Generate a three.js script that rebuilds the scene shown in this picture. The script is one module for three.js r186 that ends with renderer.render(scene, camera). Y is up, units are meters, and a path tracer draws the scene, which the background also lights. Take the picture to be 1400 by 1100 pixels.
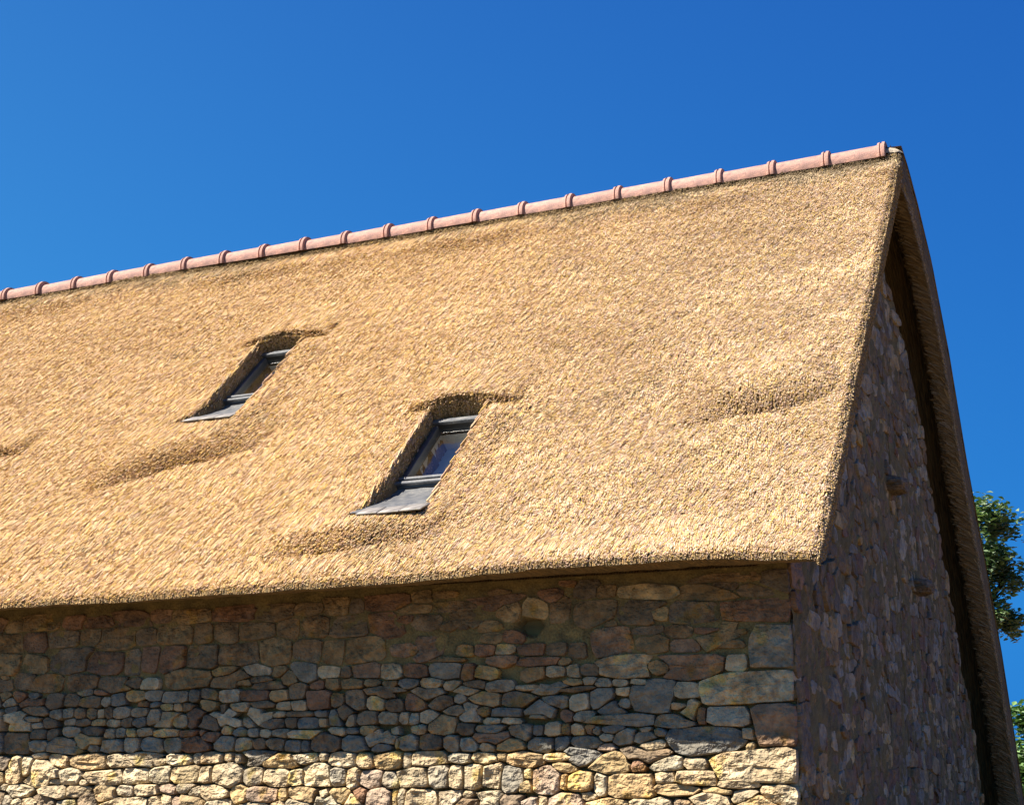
import * as THREE from 'three';
import { mergeGeometries, mergeVertices, toCreasedNormals } from 'three/addons/utils/BufferGeometryUtils.js';
import { ImprovedNoise } from 'three/addons/math/ImprovedNoise.js';

// ------------------------------------------------------------------ camera
const CAM = new THREE.Vector3(1.768, 1.6, 7.101), YAW = 0.41560, PITCH = 0.24174, ROLL = -0.00396;
const FPX = 2029.55, PW = 1400, PH = 1100;
const camera = new THREE.PerspectiveCamera(2 * Math.atan(PH / 2 / FPX) * 180 / Math.PI, PW / PH, 0.1, 4000);
camera.position.copy(CAM); camera.rotation.set(PITCH, YAW, ROLL, 'YXZ'); camera.updateMatrixWorld();
const scene = new THREE.Scene();
const renderer = new THREE.WebGLRenderer({ antialias: true });
renderer.toneMapping = THREE.LinearToneMapping;
renderer.toneMappingExposure = 3.0;
renderer.shadowMap.enabled = true; renderer.shadowMap.type = THREE.PCFSoftShadowMap;

// ------------------------------------------------------------------ sun and clear sky
const SUN = new THREE.Vector3(-1.1, 1.93, 1).normalize();
const sun = new THREE.DirectionalLight(new THREE.Color(1, 0.90, 0.76), 5.0);
sun.position.copy(SUN).multiplyScalar(30).add(new THREE.Vector3(-3, 2, -2)); sun.target.position.set(-3, 2, -2);
sun.castShadow = true; sun.shadow.mapSize.set(4096, 4096); sun.shadow.bias = -0.0005;
Object.assign(sun.shadow.camera, { left: -14, right: 14, top: 12, bottom: -12, near: 1, far: 80 });
scene.add(sun, sun.target);
{
  const w = 512, h = 256, d = new Float32Array(w * h * 4);
  for (let j = 0; j < h; j++) for (let i = 0; i < w; i++) {
    const el = ((j + 0.5) / h - 0.5) * Math.PI, az = ((i + 0.5) / w - 0.5) * 2 * Math.PI;
    const dx = Math.cos(az) * Math.cos(el), dz = Math.sin(az) * Math.cos(el), dy = Math.sin(el);
    const mu = Math.min(0.7, dx * SUN.x + dy * SUN.y + dz * SUN.z), e = Math.max(0.10, dy), o = (j * w + i) * 4;
    d[o] = Math.exp(-2.78 - 2.89 * e + 1.92 * mu) / 3.0; d[o + 1] = Math.exp(-0.83 - 2.63 * e + 1.16 * mu) / 3.0; d[o + 2] = Math.exp(-0.10 - 1.26 * e + 0.48 * mu) / 3.0;
    d[o + 3] = 1;
  }
  const t = new THREE.DataTexture(d, w, h, THREE.RGBAFormat, THREE.FloatType);
  t.mapping = THREE.EquirectangularReflectionMapping; t.magFilter = t.minFilter = THREE.LinearFilter; t.wrapS = THREE.RepeatWrapping; t.needsUpdate = true;
  scene.background = t; scene.environment = t;
}

// ------------------------------------------------------------------ helpers
let seed = 20240611;
function rnd() { seed = (seed + 0x6D2B79F5) | 0; let t = Math.imul(seed ^ (seed >>> 15), 1 | seed); t = (t + Math.imul(t ^ (t >>> 7), 61 | t)) ^ t; return ((t ^ (t >>> 14)) >>> 0) / 4294967296; }
const rr = (a, b) => a + (b - a) * rnd(), gauss = () => (rnd() + rnd() + rnd() + rnd() - 2) * 0.866;
const pn = new ImprovedNoise();
const N3 = (x, y, z = 0.37) => pn.noise(x, y, z);
const fbm = (x, y, z, o = 4) => { let a = 0.5, s = 0; for (let i = 0; i < o; i++) { s += a * pn.noise(x, y, z); x *= 2.03; y *= 2.03; z *= 1.7; a *= 0.5; } return s; };
const clamp = (v, a = 0, b = 1) => Math.min(b, Math.max(a, v)), sst = (a, b, v) => { const t = clamp((v - a) / (b - a)); return t * t * (3 - 2 * t); }, lerp = (a, b, t) => a + (b - a) * t;
const lin = (r, g, b) => new THREE.Color().setRGB(r, g, b);
const counts = {};
const numbered = n => { const k = counts[n] = (counts[n] ?? -1) + 1; return k ? n + '_' + String(k).padStart(3, '0') : n; };
function mesh(name, geo, mat, parent) { const m = new THREE.Mesh(geo, mat); m.name = numbered(name); m.castShadow = m.receiveShadow = true; (parent || scene).add(m); return m; }
function ray(px, py) { return new THREE.Vector3((px - PW / 2) / FPX, (PH / 2 - py) / FPX, -1).applyEuler(camera.rotation); }
function onZ(px, py, z) { const d = ray(px, py), t = (z - CAM.z) / d.z; return CAM.clone().addScaledVector(d, t); }
function atDist(px, py, dist) { return CAM.clone().addScaledVector(ray(px, py).normalize(), dist); }
function geoFrom(pos, idx, uv, col) {
  const g = new THREE.BufferGeometry(); g.setAttribute('position', new THREE.Float32BufferAttribute(pos, 3));
  if (uv) g.setAttribute('uv', new THREE.Float32BufferAttribute(uv, 2)); if (col) g.setAttribute('color', new THREE.Float32BufferAttribute(col, 3));
  g.setIndex(idx); g.computeVertexNormals(); return g;
}
// grid of points f(i, j) -> [x, y, z]; uv from fuv(i, j)
function sheet(nu, nv, f, fuv, keep) {
  const p = [], uv = [], ix = [];
  for (let j = 0; j <= nv; j++) for (let i = 0; i <= nu; i++) { p.push(...f(i / nu, j / nv)); uv.push(...fuv(i / nu, j / nv)); }
  for (let j = 0; j < nv; j++) for (let i = 0; i < nu; i++) {
    if (keep && !keep((i + 0.5) / nu, (j + 0.5) / nv)) continue;
    const a = j * (nu + 1) + i, b = a + 1, c = a + nu + 1, d = c + 1; ix.push(a, b, d, a, d, c);
  }
  return geoFrom(p, ix, uv);
}
function tex(size, f, srgb) {
  const d = new Uint8Array(size * size * 4);
  for (let j = 0; j < size; j++) for (let i = 0; i < size; i++) { const c = f(i / size, j / size), o = (j * size + i) * 4; for (let q = 0; q < 3; q++) d[o + q] = clamp(c[q]) * 255; d[o + 3] = 255; }
  const t = new THREE.DataTexture(d, size, size); t.wrapS = t.wrapT = THREE.RepeatWrapping; t.magFilter = THREE.LinearFilter; t.minFilter = THREE.LinearMipmapLinearFilter; t.generateMipmaps = true;
  if (srgb) t.colorSpace = THREE.SRGBColorSpace; t.needsUpdate = true; return t;
}
// tileable noise: four-corner blend
const tile = (f, u, v, P) => { const a = f(u * P, v * P), b = f((u - 1) * P, v * P), c = f(u * P, (v - 1) * P), d = f((u - 1) * P, (v - 1) * P); return (a * (1 - u) + b * u) * (1 - v) + (c * (1 - u) + d * u) * v; };

// ------------------------------------------------------------------ textures and materials
const stoneMap = tex(512, (u, v) => {
  const a = tile((x, y) => fbm(x, y, 3.1, 5), u, v, 6), b = tile((x, y) => fbm(x, y, 9.7, 4), u, v, 2.5), c = tile((x, y) => fbm(x, y, 17.3, 3), u, v, 22), e = tile((x, y) => fbm(x, y, 31.3, 4), u, v, 5);
  const s = 0.80 + a * 0.55 + c * 0.38, l = sst(0.10, 0.26, e) * 0.5, w = b * 0.35;
  return [s + w * 0.35 + l * 0.06, s + l * 0.02, s - w * 0.45 - l * 0.34];
}, true);
const stoneBump = tex(512, (u, v) => {
  const a = tile((x, y) => 1 - Math.abs(fbm(x, y, 5.5, 5)) * 2.6, u, v, 7), b = tile((x, y) => fbm(x * 0.8, y * 1.5, 8.5, 5), u, v, 12), c = tile((x, y) => fbm(x, y, 2.5, 3), u, v, 46);
  const s = 0.12 + 0.45 * a + 0.55 * b + 0.22 * c; return [s, s, s];
});
const mortarBump = tex(512, (u, v) => { const s = 0.5 + tile((x, y) => fbm(x, y, 1.5, 5), u, v, 10) * 0.7 + tile((x, y) => fbm(x, y, 4.5, 3), u, v, 60) * 0.5; return [s, s, s]; });
const mortarMap = tex(512, (u, v) => { const a = tile((x, y) => fbm(x, y, 6.1, 5), u, v, 9), c = tile((x, y) => fbm(x, y, 12.1, 3), u, v, 70), s = 0.8 + a * 0.5 + c * 0.35; return [s + a * 0.06, s, s - a * 0.12]; }, true);
const strawMap = tex(512, (u, v) => {
  const a = tile((x, y) => fbm(x * 14, y, 3.3, 4), u, v, 5), b = tile((x, y) => fbm(x * 5, y * 0.6, 7.3, 4), u, v, 5), s = 0.78 + a * 0.7 + b * 0.3; return [s, s - 0.01 - b * 0.1, s - 0.03 - b * 0.25];
}, true);
const strawBump = tex(512, (u, v) => { const s = 0.5 + tile((x, y) => fbm(x * 16, y, 3.3, 4), u, v, 5) * 1.1; return [s, s, s]; });
const stoneColours = {
  n: [[0.609, 0.469, 0.282], [0.651, 0.519, 0.323], [0.567, 0.440, 0.266], [0.672, 0.558, 0.365]],
  g: [[0.441, 0.371, 0.258], [0.525, 0.440, 0.308], [0.399, 0.337, 0.240]],
  b: [[0.27, 0.246, 0.198], [0.31, 0.279, 0.213], [0.35, 0.312, 0.237]],
  r: [[0.34, 0.191, 0.110], [0.39, 0.243, 0.143], [0.29, 0.172, 0.103]],
  y: [[0.588, 0.411, 0.191], [0.546, 0.381, 0.191], [0.619, 0.459, 0.240]],
  p: [[0.53, 0.382, 0.261], [0.50, 0.372, 0.261]],
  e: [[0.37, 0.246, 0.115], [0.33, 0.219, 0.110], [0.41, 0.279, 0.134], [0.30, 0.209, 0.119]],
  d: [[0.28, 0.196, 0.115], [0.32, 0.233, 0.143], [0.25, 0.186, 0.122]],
};
const stoneMats = {};
for (const k in stoneColours) stoneMats[k] = stoneColours[k].map(c => new THREE.MeshStandardMaterial({ color: lin(...c), map: stoneMap, bumpMap: stoneBump, bumpScale: 0.042, roughness: 0.92 }));
const mortarMat = new THREE.MeshStandardMaterial({ color: lin(0.275, 0.212, 0.088), map: mortarMap, bumpMap: mortarBump, bumpScale: 0.016, roughness: 1 });
const thatchMat = new THREE.MeshStandardMaterial({ color: lin(0.30, 0.205, 0.09), map: strawMap, bumpMap: strawBump, bumpScale: 0.02, roughness: 0.95 });
const reedMat = new THREE.MeshStandardMaterial({ color: 0xffffff, roughness: 0.62 });
const terracotta = new THREE.MeshStandardMaterial({ color: lin(0.54, 0.30, 0.245), map: mortarMap, bumpMap: mortarBump, bumpScale: 0.003, roughness: 0.85 });
const tileMats = [terracotta, terracotta.clone(), terracotta.clone()]; tileMats[1].color.setRGB(0.50, 0.285, 0.235); tileMats[2].color.setRGB(0.56, 0.325, 0.27);
const mortarCap = new THREE.MeshStandardMaterial({ color: lin(0.52, 0.44, 0.34), map: mortarMap, bumpMap: mortarBump, bumpScale: 0.01, roughness: 1 });
const anthracite = new THREE.MeshStandardMaterial({ color: lin(0.055, 0.06, 0.068), roughness: 0.42, metalness: 0.3 });
const zincGrey = new THREE.MeshStandardMaterial({ color: lin(0.20, 0.21, 0.225), roughness: 0.5, metalness: 0.35, map: mortarMap });
const slateMat = new THREE.MeshStandardMaterial({ color: lin(0.25, 0.26, 0.285), roughness: 0.6, map: stoneMap, bumpMap: stoneBump, bumpScale: 0.002 });
const glassMat = new THREE.MeshPhysicalMaterial({ color: lin(0.86, 0.9, 0.9), transmission: 1, thickness: 0, roughness: 0.02, ior: 1.9 });
const liningMat = new THREE.MeshStandardMaterial({ color: lin(0.55, 0.54, 0.51), roughness: 0.9 });
const timberMat = new THREE.MeshStandardMaterial({ color: lin(0.10, 0.065, 0.04), map: strawMap, bumpMap: strawBump, bumpScale: 0.004, roughness: 0.9 });
const tag = (o, label, category, group) => { o.userData.label = label; o.userData.category = category; if (group) o.userData.group = group; return o; };

// ------------------------------------------------------------------ ground
{
  const g = sheet(60, 60, (a, b) => { const x = (a - 0.5), z = (0.5 - b); const X = Math.sign(x) * Math.pow(Math.abs(x) * 2, 3) * 1500, Z = Math.sign(z) * Math.pow(Math.abs(z) * 2, 3) * 1500; return [X, 0.03 * N3(X * 0.4, Z * 0.4) - 0.03, Z]; }, (a, b) => [Math.sign(a - .5) * Math.pow(Math.abs(a - .5) * 2, 3) * 1000, Math.sign(b - .5) * Math.pow(Math.abs(b - .5) * 2, 3) * 1000]);
  const m = mesh('ground', g, new THREE.MeshStandardMaterial({ color: lin(0.155, 0.100, 0.040), map: mortarMap, bumpMap: mortarBump, bumpScale: 0.03, roughness: 1 }));
  m.userData.kind = 'structure';
}

// ------------------------------------------------------------------ house frame
const XL = -10.2, XV = 0.334, XG = 0.10;                     // far end, verge, gable face
const HE = 2.517, ZE = 0.467, HR = 5.903, ZR = -3.08;        // eave and ridge lines
const SL = Math.hypot(HR - HE, ZR - ZE), VY = (HR - HE) / SL, VZ = (ZR - ZE) / SL, NY = -VZ, NZ = VY;
const house = new THREE.Group(); house.name = 'thatched_house'; scene.add(house);
tag(house, 'stone house with golden reed thatched roof, pink ridge tiles and roof windows', 'house');
const backProfile = [[5.93, -3.08], [5.87, -3.36], [5.72, -3.74], [5.42, -4.30], [4.86, -4.90], [4.05, -5.46], [3.40, -6.02], [2.58, -6.70], [1.24, -7.50], [0.85, -7.74]];

// ------------------------------------------------------------------ thatch surface, in metres along the roof (x) and up the slope (s)
const openings = [
  { x0: -2.275, x1: -1.895, s0: 0.565, s1: 1.78 },
  { x0: -4.165, x1: -3.80, s0: 1.875, s1: 3.07 },
  { x0: -6.10, x1: -5.715, s0: 0.61, s1: 1.80 },
];
const creases = [   // crest a-b, height, run uphill, run of the steepening fall below
  [-4.62, 1.38, -3.44, 1.84, 0.085, 0.45, 0.26],
  [-2.80, 0.44, -1.72, 0.56, 0.055, 0.14, 0.18],
  [-6.60, 0.40, -5.45, 0.66, 0.06, 0.25, 0.20],
  [-0.62, 1.50, 0.24, 1.70, 0.058, 0.40, 0.26],
  [-8.6, 2.2, -7.5, 2.6, 0.06, 0.4, 0.25],
];
function inOpening(o, x, s) {
  const xl = o.x0 - 0.16 * Math.exp(-Math.max(0, s - o.s0) / 0.09), xr = o.x1 + 0.07 * Math.exp(-Math.max(0, s - o.s0) / 0.05), xc = (o.x0 + o.x1) / 2, q = (x - xc) / (o.x1 - o.x0) * 2;
  const w = 0.012 * N3(x * 22, s * 22, 5);
  return Math.min(x - xl, xr - x, o.s1 + 0.055 * (1 - q * q) - s, s - o.s0) + w;
}
function H(x, s, plain) {
  let h = 0.030 * N3(x * 0.55, s * 0.55, 1.3) + 0.011 * N3(x * 1.5, s * 1.5, 2.3) + 0.0035 * N3(x * 4.2, s * 3.2, 4.3);
  for (const [ax, as, bx, bs, hh, up, dn] of creases) {
    const dx = bx - ax, ds = bs - as, L = Math.hypot(dx, ds), t = ((x - ax) * dx + (s - as) * ds) / (L * L); if (t < 0 || t > 1) continue;
    const q = ((s - as) * dx - (x - ax) * ds) / L + 0.05 * N3(x * 3.1, s * 3.1, 7.7), A = Math.pow(Math.sin(Math.PI * t), 0.7) * hh;
    h += A * (q > 0 ? Math.exp(-Math.pow(q / up, 2)) : Math.max(0, 1 - Math.pow(q / dn, 2)));
  }
  if (plain) return h;
  for (const o of openings) {
    if (x < o.x0 - 0.8 || x > o.x1 + 0.8 || s < o.s0 - 0.6 || s > o.s1 + 0.8) continue;
    const xc = (o.x0 + o.x1) / 2, q = (x - xc - 0.03) / 0.38, top = o.s1 + 0.045 - 0.02 * q * q;
    if (Math.abs(q) < 1) h += 0.055 * Math.pow(1 - q * q, 0.6) * (s > top ? Math.exp(-Math.pow((s - top) / 0.30, 2)) : clamp(1 - (top - s) / 0.04));     // lip over the head
    h += 0.02 * Math.exp(-Math.pow((x - o.x1 - 0.10) / 0.10, 2)) * sst(o.s0 - 0.2, o.s0 + 0.1, s) * (1 - sst(o.s1 - 0.2, o.s1, s));
    const d = inOpening(o, x, s);
    if (d > -0.02) { o.sill ??= H(xc, o.s0 - 0.03, true); const floor = Math.min(0.34, 0.03 - o.sill + Math.max(0, s - o.s0) * 0.42); h = lerp(h - 0.012 * sst(-0.02, 0, d), -floor, sst(0, 0.028, d)); }
  }
  const e = SL - s;                                                   // under the ridge tiles: a ragged, lower band
  h += 0.022 * (1 - sst(0.06, 0.18, e)) - 0.014 * (1 - sst(0.14, 0.34 + 0.12 * N3(x * 2.3, 3.3), e));
  h += 0.03 * Math.exp(-Math.pow((e - 0.40) / 0.14, 2)) * clamp(0.4 + 1.6 * N3(x * 1.7, 8.8));
  if (s < 0.03) h -= 0.02 * Math.pow((0.03 - s) / 0.03, 2);            // rounded eave and verge arrises
  if (x > XV - 0.04) h -= 0.03 * Math.pow((x - XV + 0.04) / 0.04, 2);
  return h;
}
const eaveDrop = x => 0.012 * N3(x * 0.9, 0.5, 9.1) + 0.006 * N3(x * 5, 0.5, 3.1) + 0.05 * sst(-2.8, -0.3, x) - 0.015 * sst(-0.3, 0.3, x);
function roofPoint(x, s, h) { const k = s < 0.4 ? (1 - s / 0.4) * eaveDrop(x) : 0; return [x, HE + s * VY + h * NY + k, ZE + s * VZ + h * NZ]; }
const TH = 0.30;                                                      // thickness of the thatch
function offsetProfile(P, d) {
  return P.map((p, i) => { const a = P[Math.max(0, i - 1)], b = P[Math.min(P.length - 1, i + 1)], ty = b[0] - a[0], tz = b[1] - a[1], l = Math.hypot(ty, tz); return [p[0] + tz / l * d, p[1] - ty / l * d]; });
}
function along(P, t) { const L = [0]; for (let i = 1; i < P.length; i++) L.push(L[i - 1] + Math.hypot(P[i][0] - P[i - 1][0], P[i][1] - P[i - 1][1])); const q = clamp(t) * L[L.length - 1]; let i = 1; while (i < P.length - 1 && L[i] < q) i++; const k = (q - L[i - 1]) / (L[i] - L[i - 1]); return [lerp(P[i - 1][0], P[i][0], k), lerp(P[i - 1][1], P[i][1], k)]; }
const innerBack = offsetProfile(backProfile, TH).map(([y, z], i) => i === 0 ? [HR - 0.28, ZR] : [y, z]).map(([y, z]) => [Math.min(y, HR - 0.28), Math.min(z, ZR)]);
const upperBack = offsetProfile(backProfile, TH - 0.20).map(([y, z]) => [Math.min(y, HR - 0.30), Math.min(z, ZR)]);
const backX = a => XV + 0.055 * sst(0.15, 1, a);
const verge = (u) => XV - 0.012 * (1 + N3(u * 9, 2.2)) ;

// thatch body: front slope, back slope, eave cut, verge face, soffits
const thatchParts = [];
{
  const nx = 500, ns = 245;
  thatchParts.push(sheet(nx, ns, (a, b) => { const x = lerp(XL, XV, a), s = b * SL; return roofPoint(x, s, H(x, s) - 0.010); }, (a, b) => [a * 10.5 / 0.6, b * SL / 0.6],
    (a, b) => { const x = lerp(XL, XV, a), s = b * SL; return !openings.some(o => x > o.x0 + 0.05 && x < o.x1 - 0.05 && s > o.s0 + 0.60 && s < o.s1 - 0.08); }));
  thatchParts.push(sheet(40, 60, (a, b) => { const [y, z] = along(backProfile, b); const x = lerp(XL, backX(b), a); return [x, y + 0.02 * N3(x * 1.5, b * 7), z + 0.02 * N3(x * 1.5, b * 7, 4)]; }, (a, b) => [a * 17, b * 9]));
  // eave cut
  thatchParts.push(sheet(240, 6, (a, b) => { const x = lerp(XL, XV, a), p = roofPoint(x, 0, H(x, 0) - 0.008), q = b; return [x, lerp(p[1], HE + 0.05, q) - 0.012 * Math.sin(Math.PI * q) + 0.01 * N3(x * 14, q * 5), lerp(p[2], 0.03, q)]; }, (a, b) => [a * 17, b]));
  // inner face of the front slope (closes the roof over the attic)
  thatchParts.push(sheet(60, 4, (a, b) => { const x = lerp(XL, XG - 0.15, a); return [x, lerp(HE + 0.035, HR - 0.44, b), lerp(0.03, ZR, b)]; }, (a, b) => [a * 17, b * 8],
    (a, b) => { const x = lerp(XL, XV, a), s = b * SL; return !openings.some(o => x > o.x0 - 0.2 && x < o.x1 + 0.2 && Math.abs(s - (o.s0 + o.s1) / 2) < 0.9); }));
  // verge face, front then back
  thatchParts.push(sheet(140, 5, (a, b) => { const s = a * SL, p = roofPoint(XV, s, H(XV, s) - 0.008), iy = lerp(HE + 0.035, HR - 0.27, a), iz = lerp(0.20, ZR, a); return [verge(s) - 0.02 * b + 0.018 * Math.sin(Math.PI * b) + 0.01 * N3(s * 8, b * 4) * (b > 0 ? 1 : 0), lerp(p[1], iy, b), lerp(p[2], iz, b)]; }, (a, b) => [b * 0.6, a * 8]));
  thatchParts.push(sheet(60, 3, (a, b) => [lerp(XV - 0.03, -0.5, b), lerp(HE + 0.035, HR - 0.27, a), lerp(0.20, ZR, a)], (a, b) => [b * 2, a * 8]));
  thatchParts.push(sheet(140, 5, (a, b) => { const o = along(backProfile, a), i = along(innerBack, a); return [verge(a * 6 + 9) + backX(a) - XV - 0.02 * b + 0.015 * Math.sin(Math.PI * b), lerp(o[0], i[0], b), lerp(o[1], i[1], b)]; }, (a, b) => [b * 0.6, a * 8]));
  // soffit band under the back slope, its inner step and the dark recess behind it
  thatchParts.push(sheet(120, 6, (a, b) => { const i = along(innerBack, a); return [lerp(backX(a) - 0.03, 0.265, b), i[0] + 0.012 * N3(a * 60, b * 3) + 0.03 * b, i[1]]; }, (a, b) => [b * 0.5 + a * 6, a * 3 - b * 1]));
  thatchParts.push(sheet(60, 2, (a, b) => { const i = along(innerBack, a), u = along(upperBack, a); return [0.265, lerp(i[0] + 0.03, u[0], b), lerp(i[1], u[1], b)]; }, (a, b) => [b * 0.4, a * 9]));
  thatchParts.push(sheet(60, 2, (a, b) => { const u = along(upperBack, a); return [lerp(0.265, XL, b), u[0], u[1]]; }, (a, b) => [b * 17, a * 9]));
}
const thatch = mesh('thatch_roof', mergeGeometries(thatchParts), thatchMat, house);

// ------------------------------------------------------------------ reeds: butt ends of the dressed thatch, one small stem each
const reedGeo = (() => {   // stem along +y from -0.5 to 0.5, four sides, cut at the tip
  const p = [], ix = [], n = 4, rings = [[-0.5, 0.8], [0.5, 1]];
  for (const [y, r] of rings) for (let i = 0; i < n; i++) { const a = i / n * 2 * Math.PI; p.push(Math.cos(a) * r * 0.5, y, Math.sin(a) * r * 0.5); }
  for (let i = 0; i < n; i++) { const j = (i + 1) % n; ix.push(i, i + n, j + n, i, j + n, j); }
  ix.push(n, n + 2, n + 1, n, n + 3, n + 2);
  const g = geoFrom(p, ix); return toCreasedNormals(g, 0.4);
})();
const reedTones = [[0.468, 0.294, 0.112], [0.486, 0.32, 0.134], [0.45, 0.272, 0.108], [0.504, 0.356, 0.161], [0.468, 0.299, 0.17], [0.486, 0.32, 0.076], [0.432, 0.272, 0.161], [0.513, 0.392, 0.224], [0.396, 0.245, 0.09], [0.468, 0.316, 0.211]];
const greyTones = [[0.24, 0.165, 0.075], [0.31, 0.22, 0.11], [0.19, 0.13, 0.06], [0.34, 0.24, 0.11]];  // weathered reed on the slope and ridge; painted-in shade on verge and soffit
{
  const N = 760000, im = new THREE.InstancedMesh(reedGeo, reedMat, N);
  const m = new THREE.Matrix4(), X = new THREE.Vector3(), Y = new THREE.Vector3(), Z = new THREE.Vector3(), c = new THREE.Color(), nrm = new THREE.Vector3();
  let k = 0, guard = 0;
  while (k < N && guard++ < N * 3) {
    const x = XV - Math.pow(rnd(), 1.12) * 9.7, s = rnd() * (SL + 0.02) - 0.005;
    let dmax = -1; for (const o of openings) if (Math.abs(x - o.x0) < 1) dmax = Math.max(dmax, inOpening(o, x, s));
    if (dmax > 0.022 || (x > 0.16 && s > SL - 0.07)) continue;
    const h = H(x, s), e = 0.012, gx = (H(x + e, s) - H(x - e, s)) / (2 * e), gs = (H(x, s + e) - H(x, s - e)) / (2 * e);
    const steep = Math.min(1, Math.hypot(gx, gs));
    nrm.set(-gx, NY - gs * VY, NZ - gs * VZ).normalize();
    const clump = N3(x * 34, s * 11, 6.1), clump2 = N3(x * 13, s * 6, 2.1), near = sst(-3.5, 0.1, x);
    const lat = (0.25 * N3(x * 2.2, s * 2.2, 11) + 0.13 * gauss() + 0.15 * clump2) * (1 + 0.5 * near);
    const tilt = 0.09 + 0.09 * near + 0.06 * gauss() + 0.05 * clump + 0.30 * steep;
    Y.set(lat, -VY, -VZ).normalize().multiplyScalar(Math.cos(tilt)).addScaledVector(nrm, Math.sin(tilt)).normalize();
    const trim = Math.min(clamp((s + 0.005) / 0.10, 0.25, 1), dmax > -0.06 ? 0.6 : 1), len = rr(0.06, 0.135) * (1 - 0.35 * near) * trim, w = rr(0.0042, 0.0080);
    X.set(gauss(), gauss(), gauss()).cross(Y).normalize(); Z.crossVectors(X, Y);
    const q = roofPoint(x, s, h), lift = 0.008 * clump + 0.003 * clump2 + 0.004 * gauss() - 0.003, back = len * (s < 0.08 ? 0.5 : 0.3);
    const px = q[0] + nrm.x * lift - Y.x * back, py = q[1] + nrm.y * lift - Y.y * back, pz = q[2] + nrm.z * lift - Y.z * back;
    m.makeBasis(X.multiplyScalar(w), Y.multiplyScalar(len), Z.multiplyScalar(w * rr(0.6, 1))); m.setPosition(px, py, pz); im.setMatrixAt(k, m);
    const ridge = 1 - sst(0.14, 0.50 + 0.40 * N3(x * 1.6, 3.3), SL - s), weather = sst(0.12, 0.45, fbm(x * 0.9, s * 0.9, 14, 3)) * 0.3 + 0.95 * ridge;
    const T = rnd() < weather ? greyTones[Math.floor(rnd() * 4)] : reedTones[Math.min(9, Math.floor(Math.pow(rnd(), 1.15) * 10))];
    const b = 1.04 + 0.17 * gauss() + 0.06 * clump2, whiten = near * 0.15;  // reeds turn paler towards the right-hand verge
    c.setRGB(Math.min(0.85, T[0] * b * 0.93), T[1] * b * (0.93 + whiten * 0.6), T[2] * b * (0.92 + whiten * 2.4)); im.setColorAt(k, c); k++;
  }
  im.count = k; im.name = 'reed_surface'; im.castShadow = im.receiveShadow = true; im.userData.kind = 'stuff'; im.userData.label = 'dense butt ends of golden reed'; thatch.add(im);
}
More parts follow.
